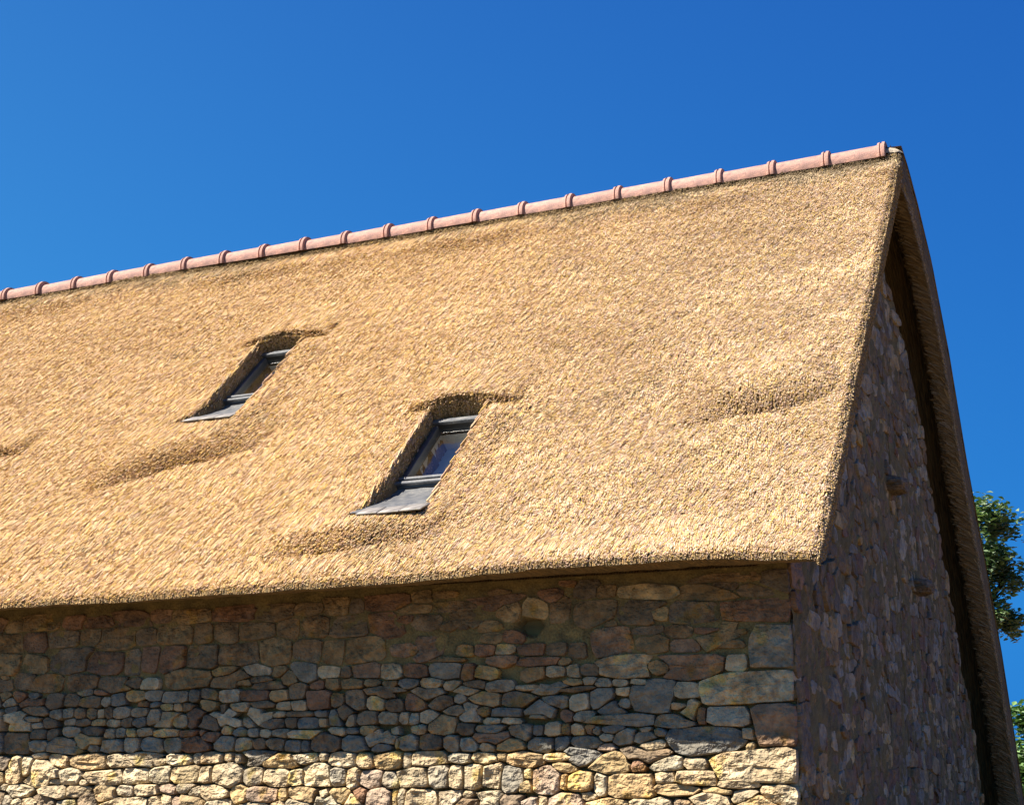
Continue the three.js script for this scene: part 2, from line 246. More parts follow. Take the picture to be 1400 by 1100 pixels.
{ // reeds showing on the verge and on the soffit of the rear slope, shade painted in with darker tones
  const N = 46000, im = new THREE.InstancedMesh(reedGeo, reedMat, N), m = new THREE.Matrix4(), X = new THREE.Vector3(), Y = new THREE.Vector3(), Z = new THREE.Vector3(), c = new THREE.Color();
  for (let k = 0; k < N; k++) {
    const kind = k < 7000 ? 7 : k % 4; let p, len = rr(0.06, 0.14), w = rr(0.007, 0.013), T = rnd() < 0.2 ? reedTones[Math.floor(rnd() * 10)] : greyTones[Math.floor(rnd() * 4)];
    if (kind === 7) {                                          // reveals of the roof windows
      const o = openings[k % 3], f = rnd(), xc = (o.x0 + o.x1) / 2; let dz = rr(-0.20, 0.02); w *= 0.8; T = reedTones[Math.floor(rnd() * 10)];
      let x, t; if (f < 0.45) { x = lerp(o.x0, o.x1, rnd()); const q = (x - xc) / (o.x1 - o.x0) * 2; t = o.s1 + 0.055 * (1 - q * q) - 0.004; len = rr(0.03, 0.07); Y.set(0.2 * gauss(), -VY * 0.9 + NY * 0.25, -VZ * 0.9 + NZ * 0.25).normalize(); }
      else { t = lerp(o.s0 + 0.08, o.s1, rnd()); const side = f < 0.8 ? 0 : 1; x = side ? o.x1 + 0.004 : o.x0 - 0.16 * Math.exp(-(t - o.s0) / 0.09) - 0.002; Y.set((side ? -1 : 1) * (0.16 + 0.1 * gauss()), -VY, -VZ).normalize(); dz = Math.max(dz, -(t - o.s0) * 0.4); }
      p = roofPoint(x, t, dz);
    } else if (kind < 2) {                                            // front verge face, stems follow the slope and flare outwards
      const a = rnd() * 0.975, b = kind ? Math.pow(rnd(), 2.5) : rnd(), s = a * SL, o = roofPoint(XV, s, H(XV, s));
      p = [XV - 0.005 - 0.02 * b + 0.012 * Math.sin(Math.PI * b), lerp(o[1], lerp(HE + 0.035, HR - 0.27, a), b), lerp(o[2], lerp(0.20, ZR, a), b)];
      Y.set(0.28 + 0.25 * gauss(), -VY + 0.15 * gauss(), -VZ + 0.15 * gauss()).normalize();
    } else if (kind === 2) {                                   // rear verge face
      const a = 0.02 + 0.98 * rnd(), b = rnd(), o = along(backProfile, a), i = along(innerBack, a);
      p = [backX(a) - 0.02, lerp(o[0], i[0], b), lerp(o[1], i[1], b)]; Y.set(0.3 + 0.25 * gauss(), -0.75, -0.66 + 0.2 * gauss()).normalize();
    } else {                                                   // soffit of the rear slope
      const a = rnd(), b = rnd(), i = along(innerBack, a); p = [lerp(backX(a) - 0.03, 0.28, b), i[0] + 0.03 * b - 0.004, i[1]];
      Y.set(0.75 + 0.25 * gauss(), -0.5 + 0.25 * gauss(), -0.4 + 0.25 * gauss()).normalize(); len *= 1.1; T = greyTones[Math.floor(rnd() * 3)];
    }
    if (kind < 3 && rnd() < 0.012) { len *= 1.9; w *= 0.8; }
    X.set(gauss(), gauss(), gauss()).cross(Y).normalize(); Z.crossVectors(X, Y);
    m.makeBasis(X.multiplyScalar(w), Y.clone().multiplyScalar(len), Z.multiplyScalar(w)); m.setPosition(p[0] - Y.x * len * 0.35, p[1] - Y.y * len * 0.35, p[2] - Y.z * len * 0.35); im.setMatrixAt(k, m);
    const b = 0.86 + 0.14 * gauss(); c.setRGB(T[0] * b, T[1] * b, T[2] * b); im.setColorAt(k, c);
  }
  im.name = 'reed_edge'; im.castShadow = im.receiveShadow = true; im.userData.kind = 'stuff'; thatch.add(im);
}

// ------------------------------------------------------------------ ridge tiles
{
  const ringPts = [[0, 0.088], [0.34, 0.094], [0.345, 0.108], [0.362, 0.113], [0.366, 0.104], [0.374, 0.104], [0.378, 0.114], [0.398, 0.112], [0.402, 0.100], [0.402, 0.080], [0.30, 0.078]];
  const n = 18, p = [], ix = [], uv = [];
  ringPts.forEach(([u, r]) => { for (let i = 0; i <= n; i++) { const a = -0.25 + i / n * (Math.PI + 0.5); p.push(u, Math.sin(a) * r * 1.02, Math.cos(a) * r); uv.push(u * 1.6, a * 0.2); } });
  for (let j = 0; j < ringPts.length - 1; j++) for (let i = 0; i < n; i++) { const a = j * (n + 1) + i, b = a + 1, c = a + n + 1, d = c + 1; ix.push(a, c, d, a, d, b); }
  const g = toCreasedNormals(geoFrom(p, ix, uv), 0.7);
  for (let k = 0; k < 26; k++) {
    const t = mesh('ridge_tile', g, tileMats[Math.floor(rnd() * 3)], house), x = 0.232 - 0.4 * (k + 1) - 0.002 * k, rise = -0.008 * clamp((x + 2) / 2);
    t.position.set(x + 0.4 * 0 , HR - 0.045 + rise + 0.004 * gauss() + 0.012 * N3(x * 0.4, 1.1), ZR + 0.004 * gauss());
    t.rotation.set(0.05 * gauss(), 0.006 * gauss(), 0.008 * gauss() );
  }
  // mortar-bedded tip of the ridge beyond the last tile
  const cap = sheet(10, 12, (a, b) => { const th = b * Math.PI, r = 0.062 * Math.sqrt(1 - 0.985 * a * a) + 0.008 * N3(a * 7, b * 7); return [lerp(0.18, XV + 0.01, a), HR - 0.045 + Math.sin(th) * r, ZR + Math.cos(th) * r * 1.2]; }, (a, b) => [a * 0.3, b * 0.3]);
  mesh('ridge_tip', cap, mortarCap, house);
}

// ------------------------------------------------------------------ roof windows
function bar(x0, x1, y0, y1, z0, z1, bev = 0.004) {
  const s = new THREE.Shape(); s.moveTo(x0 + bev, y0 + bev); s.lineTo(x1 - bev, y0 + bev); s.lineTo(x1 - bev, y1 - bev); s.lineTo(x0 + bev, y1 - bev); s.closePath();
  const g = new THREE.ExtrudeGeometry(s, { depth: z1 - z0 - 2 * bev, bevelEnabled: true, bevelSize: bev, bevelThickness: bev, bevelSegments: 1, steps: 1 }); g.translate(0, 0, z0 + bev); return g;
}
for (const o of openings) {
  const w = new THREE.Group(); w.name = numbered('roof_window'); house.add(w);
  const xc = (o.x0 + o.x1) / 2, hw = (o.x1 - o.x0) / 2 + 0.035, y0 = 0.50, y1 = o.s1 - o.s0 + 0.03, zb = -0.098;
  const bx = new THREE.Matrix4().makeBasis(new THREE.Vector3(1, 0, 0), new THREE.Vector3(0, VY, VZ), new THREE.Vector3(0, NY, NZ)); bx.setPosition(xc, HE + o.s0 * VY, ZE + o.s0 * VZ); w.applyMatrix4(bx);
  const fr = mergeGeometries([bar(-hw, -hw + 0.045, y0, y1, zb - 0.08, zb), bar(hw - 0.045, hw, y0, y1, zb - 0.08, zb), bar(-hw + 0.045, hw - 0.045, y0, y0 + 0.045, zb - 0.08, zb), bar(-hw + 0.045, hw - 0.045, y1 - 0.045, y1, zb - 0.08, zb)]);
  mesh('frame', fr, anthracite, w);
  const i = hw - 0.05; for (const x of [-i, i - 0.03]) mesh('sash_stile', bar(x, x + 0.03, y0 + 0.05, y1 - 0.09, zb - 0.05, zb + 0.012), anthracite, w);
  mesh('head_cover', bar(-hw - 0.005, hw + 0.005, y1 - 0.072, y1 - 0.034, zb + 0.003, zb + 0.028), zincGrey, w);
  mesh('sash_rail', bar(-hw + 0.01, hw - 0.01, y0 + 0.055, y0 + 0.078, zb + 0.002, zb + 0.020), zincGrey, w);
  mesh('drip_cover', bar(-hw, hw, y0 + 0.002, y0 + 0.026, zb + 0.002, zb + 0.026), zincGrey, w);
  const pane = new THREE.PlaneGeometry(2 * (i - 0.02), y1 - 0.08 - y0 - 0.06); pane.translate(0, (y1 + y0) / 2 - 0.01, zb - 0.012); mesh('pane', pane, glassMat, w);
  const ly0 = y0 + 0.047, ly1 = y1 - 0.047, li = hw - 0.047, d0 = zb - 0.082, d1 = zb - 0.19, q = (a, b, c, d) => geoFrom([...a, ...b, ...c, ...d], [0, 1, 2, 0, 2, 3], [0, 0, 1, 0, 1, 1, 0, 1]);
  mesh('shaft_lining', mergeGeometries([
    q([-li, ly0, d1], [li, ly0, d1], [li, ly1, d1], [-li, ly1, d1]), q([-li, ly0, d0], [-li, ly0, d1], [-li, ly1, d1], [-li, ly1, d0]), q([li, ly0, d0], [li, ly1, d0], [li, ly1, d1], [li, ly0, d1]),
    q([-li, ly0, d0], [li, ly0, d0], [li, ly0, d1], [-li, ly0, d1]), q([-li, ly1, d0], [-li, ly1, d1], [li, ly1, d1], [li, ly1, d0])]), liningMat, w);
  // apron below the frame: dark sheet, then slates coming out to the thatch surface
  const zs = y => lerp(o.sill + 0.006, zb - 0.01, clamp((y + 0.005) / 0.46));
  const ap = sheet(10, 10, (a, b) => { const y = lerp(0.07, y0 + 0.01, b), x = lerp(-hw - 0.03, hw + 0.03, a); return [x, y, zs(y) - 0.004 + 0.006 * N3(x * 14, y * 14)]; }, (a, b) => [a, b]); mesh('apron_sheet', ap, zincGrey, w);
  const nS = 3, wS = (2 * hw - 0.045) / nS;
  for (let k = 0; k < nS; k++) {
    const g = bar(-wS / 2 + 0.003, wS / 2 - 0.003, 0, 0.125, 0, 0.009, 0.002), sl = mesh('slate', g, slateMat, w);
    sl.position.set(-hw + 0.055 + (k + 0.5) * wS, -0.015, zs(-0.015) + 0.004 + 0.002 * gauss()); sl.rotation.set(-Math.atan2(zs(0) - zs(0.46), 0.46), 0.02 * gauss(), 0.015 * gauss());
  }
}

// ------------------------------------------------------------------ rubble masonry
// each stone: bounding box in photo pixels on the front wall [x0, y0, x1, y1, kind]; cells are grown until they meet
const traced = [];
function block(ox, oy, list) { for (const row of list.trim().split(/\s+/)) { const f = row.split(','); traced.push([ox + f[0] / 5, oy + f[1] / 5, ox + f[2] / 5, oy + f[3] / 5, f[4] || '']); } }
block(0, 880, `40,780,160,960,n 165,780,245,910,n 170,800,395,985,n 240,745,330,785,n 340,755,480,845,n 425,845,560,965,n 510,755,745,865,y 750,750,970,845,n 600,850,840,965,n 975,770,1135,835,n 1155,750,1310,830,n 855,840,1020,960,n 1035,820,1180,960,n 1175,830,1400,945,y 1330,745,1400,830,n 545,925,625,970,n 60,960,235,1045,n 0,1025,85,1100,g 90,1050,160,1100,n 165,1045,300,1100,n 270,960,460,1060,n 465,960,640,1060,n 645,950,800,1070,y 805,965,925,1045,g 930,955,1090,1040,n 1095,960,1210,1035,p 1215,950,1340,1030,g 1270,970,1400,1070,n 725,1050,1010,1100,n 1015,1040,1150,1090,n 1165,1035,1255,1075,p 400,1060,560,1100,g 0,960,50,1010,n 330,925,425,965,n
40,605,210,735,d 215,650,325,735,g 335,640,590,755,g 595,660,690,745,g 695,645,850,745,g 845,635,965,745,g 975,640,1125,745,b 1130,640,1280,740,b 215,580,325,660,d 325,580,405,670,d 450,565,550,640,g 565,560,715,655,d 715,590,795,660 795,570,870,645 875,570,935,640 950,570,1045,630,n 1055,580,1225,640,n 1230,595,1365,650,r 1370,590,1420,640,r 40,530,115,580,g 130,490,280,535,g 220,535,295,590 295,510,385,580,d 455,510,525,560 530,510,630,560 630,515,720,570,y 740,510,830,570 830,500,915,565 920,500,1010,555,b 1015,450,1140,570,g 1140,470,1330,580,g 1335,490,1420,570 350,445,430,510 435,440,510,510,g 515,440,595,515,d 595,440,670,520 680,445,720,510 725,440,775,515 785,440,890,520,g 900,440,1020,495 40,410,140,490 150,410,330,485,d 1110,405,1190,460 1190,405,1250,460,n 1255,400,1340,465 1030,400,1105,440,b 950,390,1025,440 1345,400,1420,460 0,320,85,400 85,325,190,405,r 195,320,285,405,b 290,345,440,440,d 440,345,555,435,d 555,365,700,435,d 700,365,760,420 545,310,640,355,b 640,305,755,350,r 765,330,860,420,b 885,325,995,390 1000,320,1115,390,g 1115,325,1290,400,g 1295,320,1370,400,b 0,200,80,250 80,180,270,310,d 490,200,670,310,d 830,230,960,310 960,240,1075,310,n`);
block(270, 880, `0,745,185,830,n 190,735,240,800,n 260,750,315,810,n 320,750,430,825,y 435,745,665,845,y 665,740,835,815,n 840,740,905,810,n 905,740,1085,840,n 1105,740,1205,850,n 1205,730,1400,855,y 0,835,115,950,n 115,815,305,965,n 320,830,455,965,g 460,845,625,985,n 630,865,735,970,n 735,820,920,975,n 920,845,1020,970,g 1025,840,1115,990,n 1125,850,1265,990,p 1270,865,1400,990,g 0,965,185,1070,n 240,970,350,1080,y 355,965,550,1080,p 555,985,620,1065,y 625,975,825,1090,y 825,980,905,1090,n 905,980,1060,1100,y 1065,985,1155,1095,r 1160,985,1330,1100,p 1335,985,1400,1100,y 60,1070,230,1100,n 500,1075,625,1100,n 300,1085,480,1100,n
135,620,260,740,g 265,640,380,740,g 385,640,470,740 475,640,605,745,b 615,655,715,745,b 720,655,780,740,b 785,615,980,740,d 985,625,1180,745,b 1190,640,1350,740,b 1355,630,1400,730,g 15,600,165,665,r 165,550,245,620 250,555,350,635,b 355,570,430,640 435,575,515,640 515,570,635,645,g 630,585,830,655,n 910,570,1020,630 1025,570,1110,620,b 1115,555,1250,640,y 1255,560,1310,625,b 1310,555,1400,640 0,475,180,595,d 210,480,300,515 305,490,415,575 420,500,605,575,d 605,500,680,575,d 690,500,825,590,b 830,500,890,565,n 895,440,1015,565,b 1020,460,1090,560,n 1095,460,1240,560,d 1240,460,1370,555,n 405,450,495,490 500,465,620,505,n 620,460,800,500,d 805,445,890,500,b 0,390,135,470 140,410,220,510,d 225,400,370,475,n 375,385,540,450,d 550,395,655,460,n 660,385,750,460,n 760,315,905,450,r 910,345,1005,445,d 1010,315,1150,455,d 1155,330,1290,455,n 1295,365,1400,465,d 1305,310,1400,365,n 150,310,290,405,g 50,310,145,385,d 295,320,490,390,r 495,320,625,405,y 630,265,735,375,d 785,245,875,310 875,240,975,310 985,240,1140,310 1145,245,1265,305 1265,245,1370,305 400,255,580,310 250,230,365,285 365,220,500,275,d 305,125,505,220,g 515,140,620,220,y 630,100,820,250,b 820,140,985,235,n 1060,125,1250,240,r 1265,145,1400,235,n 985,150,1055,230 100,150,290,235,y`);
block(540, 880, `65,745,130,860,n 130,725,365,845,n 370,745,525,820,n 525,740,705,815,y 705,740,785,800,y 785,740,1020,840,y 1025,740,1270,810,n 1090,810,1230,880,y 0,840,240,980,n 240,820,375,985,g 380,835,465,990,n 470,810,605,990,n 605,825,735,990,n 745,845,880,1035,g 885,850,945,920,n 945,840,1130,1030,p 830,930,940,1030,y 1140,885,1195,1000,y 1195,875,1400,1005,y 0,985,80,1100,n 95,1000,300,1100,n 300,1000,475,1100,g 475,1000,545,1060,n 545,995,785,1100,n 815,1030,980,1100,p 980,1025,1050,1100,n 1050,1020,1270,1100,p 1290,1005,1400,1060,n
5,625,160,730,g 165,600,325,735,d 335,620,450,745,g 455,630,575,740,g 575,635,690,735,n 695,630,865,735,y 940,630,1090,735,b 1095,630,1200,735,b 1215,630,1400,740,b 130,555,230,625 240,490,415,630,y 430,530,550,625,d 550,555,765,630,b 770,535,940,655,g 945,555,1020,630 1025,515,1140,630,n 1145,535,1205,625 1205,540,1310,640,n 1310,540,1400,620 35,470,105,545 110,470,170,555 175,455,300,550,n 345,420,520,490,g 525,425,660,495,d 665,430,890,505,b 895,465,1065,530,n 615,510,725,555 730,505,880,560 1070,455,1120,505 1130,450,1225,535,r 1235,455,1400,535,g 75,320,210,455,r 240,330,400,450,d 405,320,495,415,g 505,320,715,435,y 740,330,985,440,d 990,340,1180,455,b 1200,350,1325,455,n 20,240,165,315,b 175,235,320,325,n 340,250,460,330,n 465,250,625,315,d 635,250,800,335,g 60,130,230,230,r 240,130,450,240,b 455,140,540,250,r 545,150,690,240,y 890,160,1025,265 1050,150,1165,235,n 1175,150,1270,235,n 1275,140,1400,225 1125,240,1290,285,y 1295,230,1400,290,g 980,240,1115,280 860,270,1060,320 1060,290,1370,335,d 650,80,830,155,r 830,90,1110,150,r 440,10,545,75 550,0,690,80,r 695,0,810,80,n 850,5,1025,85 1030,0,1180,85,n 1180,0,1295,90,d 1120,95,1195,150 0,0,200,80,r 200,85,440,130`);
block(810, 880, `5,745,262,880,y 30,685,140,742,p 320,650,510,755,n 268,755,370,875,r 395,755,625,870,n 625,775,775,870,n 525,570,1050,765,b 825,705,1385,950,n 435,875,570,955,n 575,865,865,965,n 430,955,720,1040,y 105,885,430,1060,y 0,880,100,1050,n 865,925,1140,985,n 770,980,950,1030,y 650,1015,945,1100,n 950,990,1140,1100,n 1145,960,1395,1100,n 0,1055,260,1100,y 260,1060,590,1100,n
150,570,320,690,g 50,610,150,660 85,555,230,615,b 325,570,405,620 410,580,520,640,b 1020,570,1100,650 1050,660,1110,735,y 1110,415,1395,700,r 785,420,1075,560,g 720,430,780,560 435,475,715,575,g -50,465,425,565,b 0,560,60,620 525,385,720,465,n 565,260,740,380,n 255,245,555,475,b 745,175,1395,410,n -10,300,150,460,b 165,290,285,360,n 155,365,265,460,g 140,235,250,295,n 0,230,135,295,g 260,240,385,290 75,70,410,235,n 460,60,900,250,r 910,60,1060,205,n`);
block(810, 760, `1070,475,1395,755,g 800,540,1060,650,n 535,560,755,660,r 500,470,695,560,n 700,470,920,550,r 930,490,1060,545 330,540,530,665,y 40,490,260,690,r 270,470,495,535 370,320,520,455,y 520,310,870,470,d 880,290,1395,460,r 610,190,980,310,y 980,190,1260,280,y 1150,80,1390,250,d 500,80,710,160,d 710,110,1150,190 200,200,600,300,y 80,440,170,495 690,65,880,110 890,65,1150,105`);
block(540, 760, `730,510,870,600,r 600,520,720,600 570,440,720,515 410,450,520,510 350,390,440,445,y 270,310,600,390 120,240,250,320 260,245,410,290,n 660,230,790,280 1240,120,1400,280,d 1130,150,1240,210 700,290,860,440,y 870,290,1060,430,y 1060,290,1180,440 0,330,250,400 140,400,330,500,d 0,400,130,460`);

const kinds = 'nnngggddybr';
function angular(P, tol) {   // keep the corners of an outline, straighten what lies between, resample
  const n = P.length, keep = new Set(); let far = 0, fd = 0; P.forEach((p, i) => { const d = Math.hypot(p[0] - P[0][0], p[1] - P[0][1]); if (d > fd) { fd = d; far = i; } });
  const rec = (a, b) => { if (b - a < 2) return; const A = P[a % n], B = P[b % n], l = Math.hypot(B[0] - A[0], B[1] - A[1]) || 1e-6; let m = 0, k = -1; for (let i = a + 1; i < b; i++) { const p = P[i % n], d = Math.abs((p[0] - A[0]) * (B[1] - A[1]) - (p[1] - A[1]) * (B[0] - A[0])) / l; if (d > m) { m = d; k = i; } } if (m > tol) { keep.add(k % n); rec(a, k); rec(k, b); } };
  keep.add(0); keep.add(far); rec(0, far); rec(far, n);
  const c = [...keep].sort((a, b) => a - b).map(i => P[i]), out = [];
  c.forEach((p, i) => { const q = c[(i + 1) % c.length], l = Math.hypot(q[0] - p[0], q[1] - p[1]), m = Math.max(1, Math.round(l / 0.032)); for (let k = 0; k < m; k++) { const t = k / m; let x = lerp(p[0], q[0], t), y = lerp(p[1], q[1], t); if (k === 0 && m > 1) { x *= 0.975; y *= 0.975; } const w = 1 + 0.02 * gauss(); out.push([x * w, y * w]); } });
  return out;
}
function growStones({ u0, u1, v0, v1, seeds, inside, res, ...opts2 }) {
  const nu = Math.ceil((u1 - u0) / res), nv = Math.ceil((v1 - v0) / res), D = new Float32Array(nu * nv).fill(1.42), L = new Int32Array(nu * nv).fill(-1);
  const splat = (s, id) => {
    const i0 = Math.max(0, Math.floor((s.u - s.w * 0.85 - u0) / res)), i1 = Math.min(nu - 1, Math.ceil((s.u + s.w * 0.85 - u0) / res)), j0 = Math.max(0, Math.floor((s.v - s.h * 0.95 - v0) / res)), j1 = Math.min(nv - 1, Math.ceil((s.v + s.h * 0.95 - v0) / res));
    for (let j = j0; j <= j1; j++) for (let i = i0; i <= i1; i++) {
      const U = u0 + (i + 0.5) * res, V = v0 + (j + 0.5) * res, wu = 0.013 * N3(U * 9, V * 9, 3) + 0.005 * N3(U * 30, V * 30, 1), wv = 0.011 * N3(U * 9, V * 9, 8) + 0.004 * N3(U * 30, V * 30, 5);
      let a = U + wu - s.u, b = V + wv - s.v; const ca = Math.cos(s.rot), sa = Math.sin(s.rot), a2 = a * ca + b * sa, b2 = -a * sa + b * ca; a = Math.abs(a2 + s.sk * b2) / (s.w / 2); b = Math.abs(b2 + s.tp * a2) / (s.h / 2);
      const d = Math.pow(Math.pow(a, s.p) + Math.pow(b, s.p), 1 / s.p), o = j * nu + i;
      if (d < D[o]) { D[o] = d; L[o] = id; }
    }
  };
  seeds.forEach(splat);
  { const n = new Float32Array(seeds.length); for (const l of L) if (l >= 0) n[l]++; const kept = seeds.filter((s, i) => n[i] * res * res > 0.45 * s.w * s.h); seeds.length = 0; seeds.push(...kept); D.fill(1.42); L.fill(-1); seeds.forEach(splat); }
  // fill what is left with irregular courses
  for (let v = v0 + 0.03; v < v1;) {
    const ch = rr(0.07, 0.145) * (opts2.wild ? 0.85 : 1);
    for (let u = u0 + 0.02; u < u1;) {
      const w = rr(0.09, opts2.wmax), wild = !!opts2.wild, h = ch * (wild ? rr(0.55, 1.5) : rr(0.75, 1.15)), U = u + w / 2, V = v + ch / 2 + (wild ? rr(-0.05, 0.05) : rr(-0.015, 0.015)), i = Math.floor((U - u0) / res), j = Math.floor((V - v0) / res); u += w + 0.008;
      if (i < 0 || j < 0 || i >= nu || j >= nv || !inside(U, V) || D[j * nu + i] < 1.0) continue;
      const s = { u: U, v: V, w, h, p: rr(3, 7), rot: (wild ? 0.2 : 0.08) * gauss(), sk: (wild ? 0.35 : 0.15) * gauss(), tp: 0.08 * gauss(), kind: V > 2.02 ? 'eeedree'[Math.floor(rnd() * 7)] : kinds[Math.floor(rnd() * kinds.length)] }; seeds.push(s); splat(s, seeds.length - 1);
    }
    v += ch + 0.006;
  }
  const out = [];
  seeds.forEach((s, id) => {
    const n = Math.max(24, Math.min(60, Math.round((s.w + s.h) * 130))), R = [];
    for (let q = 0; q < n; q++) {
      const th = (q + 0.5) / n * 2 * Math.PI; let ca = Math.cos(th) * s.w, sa = Math.sin(th) * s.h; const l = Math.hypot(ca, sa); ca /= l; sa /= l; let r = 0;
      while (r < s.w) { const U = s.u + ca * r, V = s.v + sa * r, i = Math.floor((U - u0) / res), j = Math.floor((V - v0) / res); if (i < 0 || j < 0 || i >= nu || j >= nv || L[j * nu + i] !== id || !inside(U, V)) break; r += res * 0.7; }
      R.push([ca, sa, r]);
    }
    const rn = R.map(([ca, sa, r]) => r * Math.hypot(ca / s.w, sa / s.h)); R.forEach((e, q) => { const win = []; for (let d = -4; d <= 4; d++) win.push(rn[(q + d + n) % n]); win.sort((a, b) => a - b); e[2] *= Math.min(1, 1.25 * win[4] / Math.max(1e-6, rn[q])); });
    const raw = R.map(([ca, sa, r], q) => { const m = Math.max(0, (R[(q + n - 1) % n][2] + 4 * r + R[(q + 1) % n][2]) / 6 - 0.003); return [ca * m, sa * m]; });
    const poly = angular(raw, 0.05 * Math.sqrt(s.w * s.h) + 0.002), n2 = poly.length;
    let A = 0; poly.forEach((p, q) => { const b = poly[(q + 1) % n2]; A += (p[0] * b[1] - b[0] * p[1]) / 2; });
    if (A > 0.0012) out.push({ ...s, poly, area: A });
  });
  return out;
}
// one stone: rough pillowed face over a side wall that runs back into the mortar
function stoneGeo(st, depth, proud, fine) {
  const n = st.poly.length, e = 1 - clamp(0.009 / Math.sqrt(st.area), 0.02, 0.12), big = st.area > 0.025, p = [], uv = [], ix = [], ou = rnd() * 5, ov = rnd() * 5, sc = rnd() * 40, tu = 0.16 * gauss(), tv = 0.16 * gauss();
  const rings = big ? [1, 1, e, 0.86, 0.70, 0.52, 0.34, 0.16] : fine ? [1, 1, e, 0.76, 0.48, 0.2] : [1, 1, e, 0.5], Z = big ? [-depth, -0.008, 0.8, 0.95, 0.98, 1, 1, 1] : fine ? [-depth, -0.008, 0.8, 0.97, 1, 1] : [-depth, -0.008, 0.75, 1];
  let mu = 0, mv = 0; for (const [a, b] of st.poly) { mu = Math.max(mu, Math.abs(a)); mv = Math.max(mv, Math.abs(b)); }
  const su = Math.max(0, mu - mv) * 0.9, sv = Math.max(0, mv - mu) * 0.9, rough = fine ? 0.019 : 0.012;
  const face = (U, V) => (tu * U + tv * V) * 0.7 + rough * (fbm((st.u + U) * 11, (st.v + V) * 11, sc, 3) * 1.7 + (fine ? 0.9 * (0.3 - Math.abs(N3((st.u + U) * 17, (st.v + V) * 23, sc + 3))) : 0));
  rings.forEach((r, k) => st.poly.forEach(([a, b]) => {
    const U = lerp(clamp(a, -su, su), a, r), V = lerp(clamp(b, -sv, sv), b, r); let z = k < 2 ? Z[k] : proud * Z[k];
    if (k > 1) z += face(U, V) * (k === 2 ? 0.7 : 1); else if (k === 1) z += 0.004 * N3(U * 20, V * 20, sc);
    p.push(U, V, z); uv.push((U + ou) * 1.5 + (k === 0 ? 0.02 : 0), (V + ov) * 1.5);
  }));
  for (let k = 0; k < rings.length - 1; k++) for (let q = 0; q < n; q++) { const a = k * n + q, b = k * n + (q + 1) % n, c = a + n, d = b + n; ix.push(a, b, d, a, d, c); }
  const l = (rings.length - 1) * n, c = p.length / 3; p.push(0, 0, proud + face(0, 0)); uv.push(ou * 1.5, ov * 1.5); for (let q = 0; q < n; q++) ix.push(l + q, l + (q + 1) % n, c);
  return toCreasedNormals(geoFrom(p, ix, uv), 0.62);
}
function layWall(wall, stones, limit, place, opts) {
  stones.sort((a, b) => b.rank - a.rank);
  const rest = {};
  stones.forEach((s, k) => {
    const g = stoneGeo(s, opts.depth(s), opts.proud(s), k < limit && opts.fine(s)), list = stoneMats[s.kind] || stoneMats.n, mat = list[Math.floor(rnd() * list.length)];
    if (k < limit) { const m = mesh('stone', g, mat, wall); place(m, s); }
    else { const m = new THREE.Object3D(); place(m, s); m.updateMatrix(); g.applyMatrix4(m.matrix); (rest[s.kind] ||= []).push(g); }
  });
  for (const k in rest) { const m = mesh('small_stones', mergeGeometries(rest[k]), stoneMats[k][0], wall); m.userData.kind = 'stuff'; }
}

// front wall
const hole = onZ(724, 856, 0);   // put-log hole under the eave
const frontMortar = (x, y) => { const up = sst(1.90, 2.22, y + 0.16 * N3(x * 1.1, y * 2.2, 2.2)); return lerp(-0.042, -0.004, up) + lerp(0.008, 0.007, up) * N3(x * 6, y * 6, 5.2) + 0.005 * N3(x * 17, y * 17, 9.2) - 0.14 * (1 - sst(0.6, 1.05, Math.hypot((x - hole.x) / 0.075, (y - hole.y) / 0.045))); };
{
  const body = new THREE.BoxGeometry(XG - 0.05 - XL, 2.52, 0.5); body.translate((XG - 0.05 + XL) / 2, 1.26, -0.32);
  const ms = sheet(420, 110, (a, b) => { const x = lerp(XL, XG - 0.012, a), y = lerp(-0.05, 2.60, b); return [x, y, frontMortar(x, y)]; }, (a, b) => [a * 10.3 * 1.3, b * 2.65 * 1.3]);
  const wall = mesh('front_wall', mergeGeometries([body.toNonIndexed(), ms.toNonIndexed()]), mortarMat, house);
  const seeds = traced.map(([x0, y0, x1, y1, k]) => {
    const a = onZ(x0, y1, 0), b = onZ(x1, y0, 0), big = (b.x - a.x) * (b.y - a.y) > 0.03;
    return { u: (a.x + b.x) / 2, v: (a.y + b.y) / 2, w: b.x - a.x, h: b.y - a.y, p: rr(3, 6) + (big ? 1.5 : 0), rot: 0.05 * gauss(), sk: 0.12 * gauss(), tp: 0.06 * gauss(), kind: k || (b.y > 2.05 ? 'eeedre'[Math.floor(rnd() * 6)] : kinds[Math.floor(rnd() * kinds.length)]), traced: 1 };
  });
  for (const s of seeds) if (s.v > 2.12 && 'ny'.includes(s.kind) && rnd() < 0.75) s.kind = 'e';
  for (const s of seeds) if (s.v < 1.46 && s.h < 0.09) { s.v -= 0.03; s.h += 0.06; }
  const stones = growStones({ u0: XL + 0.4, u1: XG, v0: 0, v1: 2.56, seeds, res: 0.006, wmax: 0.30, inside: (u, v) => u < XG - 0.002 && v < 2.54 && Math.hypot((u - hole.x) / 0.075, (v - hole.y) / 0.045) > 1 });
  const inView = s => s.u > -4.95 && s.v > 1.36;
  stones.forEach(s => s.rank = s.area + (inView(s) ? 10 : 0));
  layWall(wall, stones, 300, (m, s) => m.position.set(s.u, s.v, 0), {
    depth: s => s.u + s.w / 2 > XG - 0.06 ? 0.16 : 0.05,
    proud: s => lerp(0.016, 0.003, sst(1.95, 2.3, s.v)) + 0.004 * rnd() + (s.v < 1.8 ? 0.008 * rnd() : 0), fine: s => s.v < 1.85 || s.area > 0.02,
  });
}

